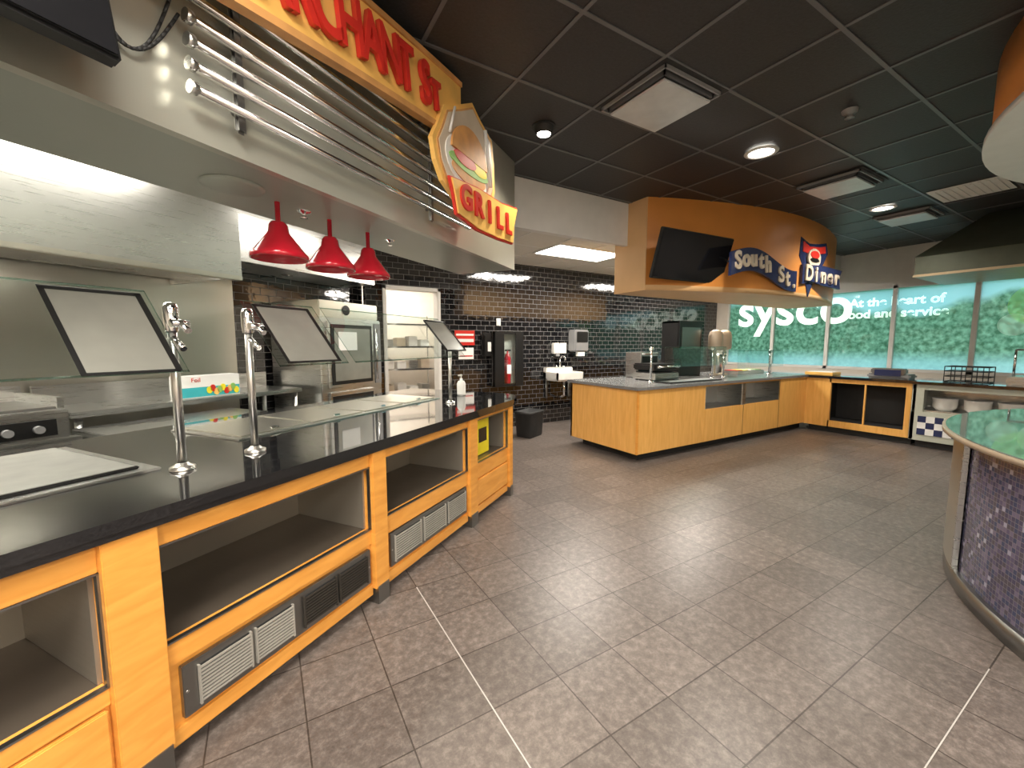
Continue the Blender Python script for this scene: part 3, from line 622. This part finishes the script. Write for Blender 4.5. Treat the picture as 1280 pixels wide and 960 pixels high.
for i in range(4): t.box(6.73+i*.19,6.89+i*.19,3.93,4.17,.97,.98,[REDT,YELB,WHT,GREEN][i],.004)
t.done()
t=B('cardboard_tray');t.box(7.8,8.1,3.0,3.4,.913,.96,YEL,.005);t.box(7.82,8.08,3.03,3.37,.96,.965,PAPER);t.done()
t=B('point_of_sale_terminal');t.box(7.9,8.2,2.1,2.6,.913,.98,GREYP,.02);t.box(7.88,8.0,2.15,2.55,.98,1.06,STEELD,.015);t.box(7.875,7.885,2.2,2.5,.95,1.04,NAVY);t.done()
t=B('wire_basket')
for z in (.92,.99,1.06,1.12): t.tube([(7.85,1.75,z),(8.15,1.75,z),(8.15,1.35,z),(7.85,1.35,z),(7.85,1.75,z)],.006,BLKM)
for i in range(5):
    y=1.75-.1*i;t.cyl((7.85,y,.915),(7.85,y,1.12),.005,BLKM);t.cyl((8.15,y,.915),(8.15,y,1.12),.005,BLKM)
t.done()
t=B('steam_table');t.box(7.8,8.4,.3,1.2,.913,1.02,STEEL,.01);t.cyl((7.85,1.15,1.02),(7.85,1.15,1.35),.012,CHROME);t.cyl((7.85,.35,1.02),(7.85,.35,1.35),.012,CHROME);t.box(7.78,8.1,.33,1.17,1.35,1.36,GLASS);t.cyl((7.85,.35,1.35),(7.85,1.15,1.35),.012,CHROME);t.done()
t=B('station_hood')
b=[(7.45,2.05),(8.8,2.05),(8.8,-.9),(7.45,-.9)];tt=[(7.85,1.5),(8.8,1.5),(8.8,-.9),(7.85,-.9)]
t.prism(b,2.30,2.33,BRIM);t.prism([(7.46,2.04),(8.79,2.04),(8.79,-.89),(7.46,-.89)],2.33,2.56,BRONZE)
v=[t.bm.verts.new((x,y,2.56)) for x,y in b]+[t.bm.verts.new((x,y,CH-.002)) for x,y in tt]
for i in range(4):
    f=t.bm.faces.new((v[i],v[(i+1)%4],v[4+(i+1)%4],v[4+i]));f.material_index=t.mi(BRONZE)
t.done()
# ---------------------------------------------------------------- round bar, right
def ring(t,cx,cy,r,z0,z1,a0,a1,mat,n=80):
    mi=t.mi(mat);pv=None
    for i in range(n+1):
        a=a0+(a1-a0)*i/n;lo=t.bm.verts.new((cx+r*math.cos(a),cy+r*math.sin(a),z0));hi=t.bm.verts.new((cx+r*math.cos(a),cy+r*math.sin(a),z1))
        if pv:
            f=t.bm.faces.new((pv[0],lo,hi,pv[1]));f.material_index=mi;f.smooth=True
            for l in f.loops:
                q=(r*pv[2] if l.vert in pv[:2] else r*a,l.vert.co.z);l[t.uv].uv=q
        pv=(lo,hi,a)
cx,cy=4.25,-1.3
def circ(r,n=96): return [(cx+r*math.cos(2*pi*i/n),cy+r*math.sin(2*pi*i/n)) for i in range(n)]
t=B('round_bar_counter')
t.prism(circ(2.18),.88,.905,RIMB,sm=True);t.prism(circ(2.165),.905,.912,COUNT2,sm=True)
A0=math.radians(113)
ring(t,cx,cy,2.09,.10,.88,A0,math.radians(330),MOS,120)
ring(t,cx,cy,2.12,.10,.88,math.radians(-30),A0,STEELW)
t.box(-.012,.012,-.012,.012,.10,.88,STEEL,0,Matrix.Translation((cx+2.11*math.cos(A0),cy+2.11*math.sin(A0),0))@Matrix.Rotation(A0,4,'Z'))
t.prism(circ(2.115),0,.10,STEELD,sm=True);t.done()
t=B('round_bar_soffit')
t.prism(circ(2.13),2.58,2.62,WHT,sm=True);t.prism(circ(2.10),2.62,CH-.001,ORANGE,sm=True);t.done()
# ---------------------------------------------------------------- lights
def area(x,y,z,sx,sy,e,col=(1,.93,.83),rot=(0,0,0),nm='ceiling_area_light'):
    L=bpy.data.lights.new(nm,'AREA');L.shape='RECTANGLE';L.size=sx;L.size_y=sy;L.energy=e;L.color=col
    o=bpy.data.objects.new(nm,L);o.location=(x,y,z);o.rotation_euler=rot;scn.collection.objects.link(o);return o
for x,y in ((-1.3,-1.0),(-.6,.55),(1.3,-1.5),(-1.5,-3),(1.3,-3.4)): area(x,y,CH-.02,1.2,.6,88)  # added area lamps out of view, brighten the room; no fixtures modelled
for x,y in ((4.05,4.8),(6.9,4.8)): area(x,y,2.72,1.1,.5,55)
area(*G(1.0,2.9),2.7,1.6,.4,30,(1,.94,.84),(0,0,R35))
area(*G(3.3,2.9),2.7,1.2,.4,20,(1,.94,.84),(0,0,R35))
area(*G(.8,3.85),2.28,1.6,.3,30,(1,.95,.84),(0,0,R35),'hood_light')
area(2.0,7.2,2.75,1.0,.5,40)
downlight(7.5,.2,70)  # added downlight out of view, brightens the right side
# world
w=bpy.data.worlds.new('World');scn.world=w;w.use_nodes=True;nt=w.node_tree;bg=nt.nodes['Background']
sky=nt.nodes.new('ShaderNodeTexSky');sky.sky_type='HOSEK_WILKIE';sky.turbidity=6;sky.sun_direction=(.5,-.5,.7)
mx=nt.nodes.new('ShaderNodeMix');mx.data_type='RGBA';mx.inputs[0].default_value=.7;mx.inputs[7].default_value=(.86,.9,.94,1)
nt.links.new(sky.outputs[0],mx.inputs[6]);nt.links.new(mx.outputs[2],bg.inputs[0]);bg.inputs[1].default_value=3.6
# camera
cam=bpy.data.cameras.new('camera');cam.sensor_width=36;cam.lens=515/1280*36;cam.clip_start=.02
co=bpy.data.objects.new('camera',cam);co.location=(0,0,1.42);co.rotation_euler=(math.radians(90-5.55),0,math.radians(-31));scn.collection.objects.link(co);scn.camera=co
scn.view_settings.view_transform='Standard';scn.view_settings.exposure=.45
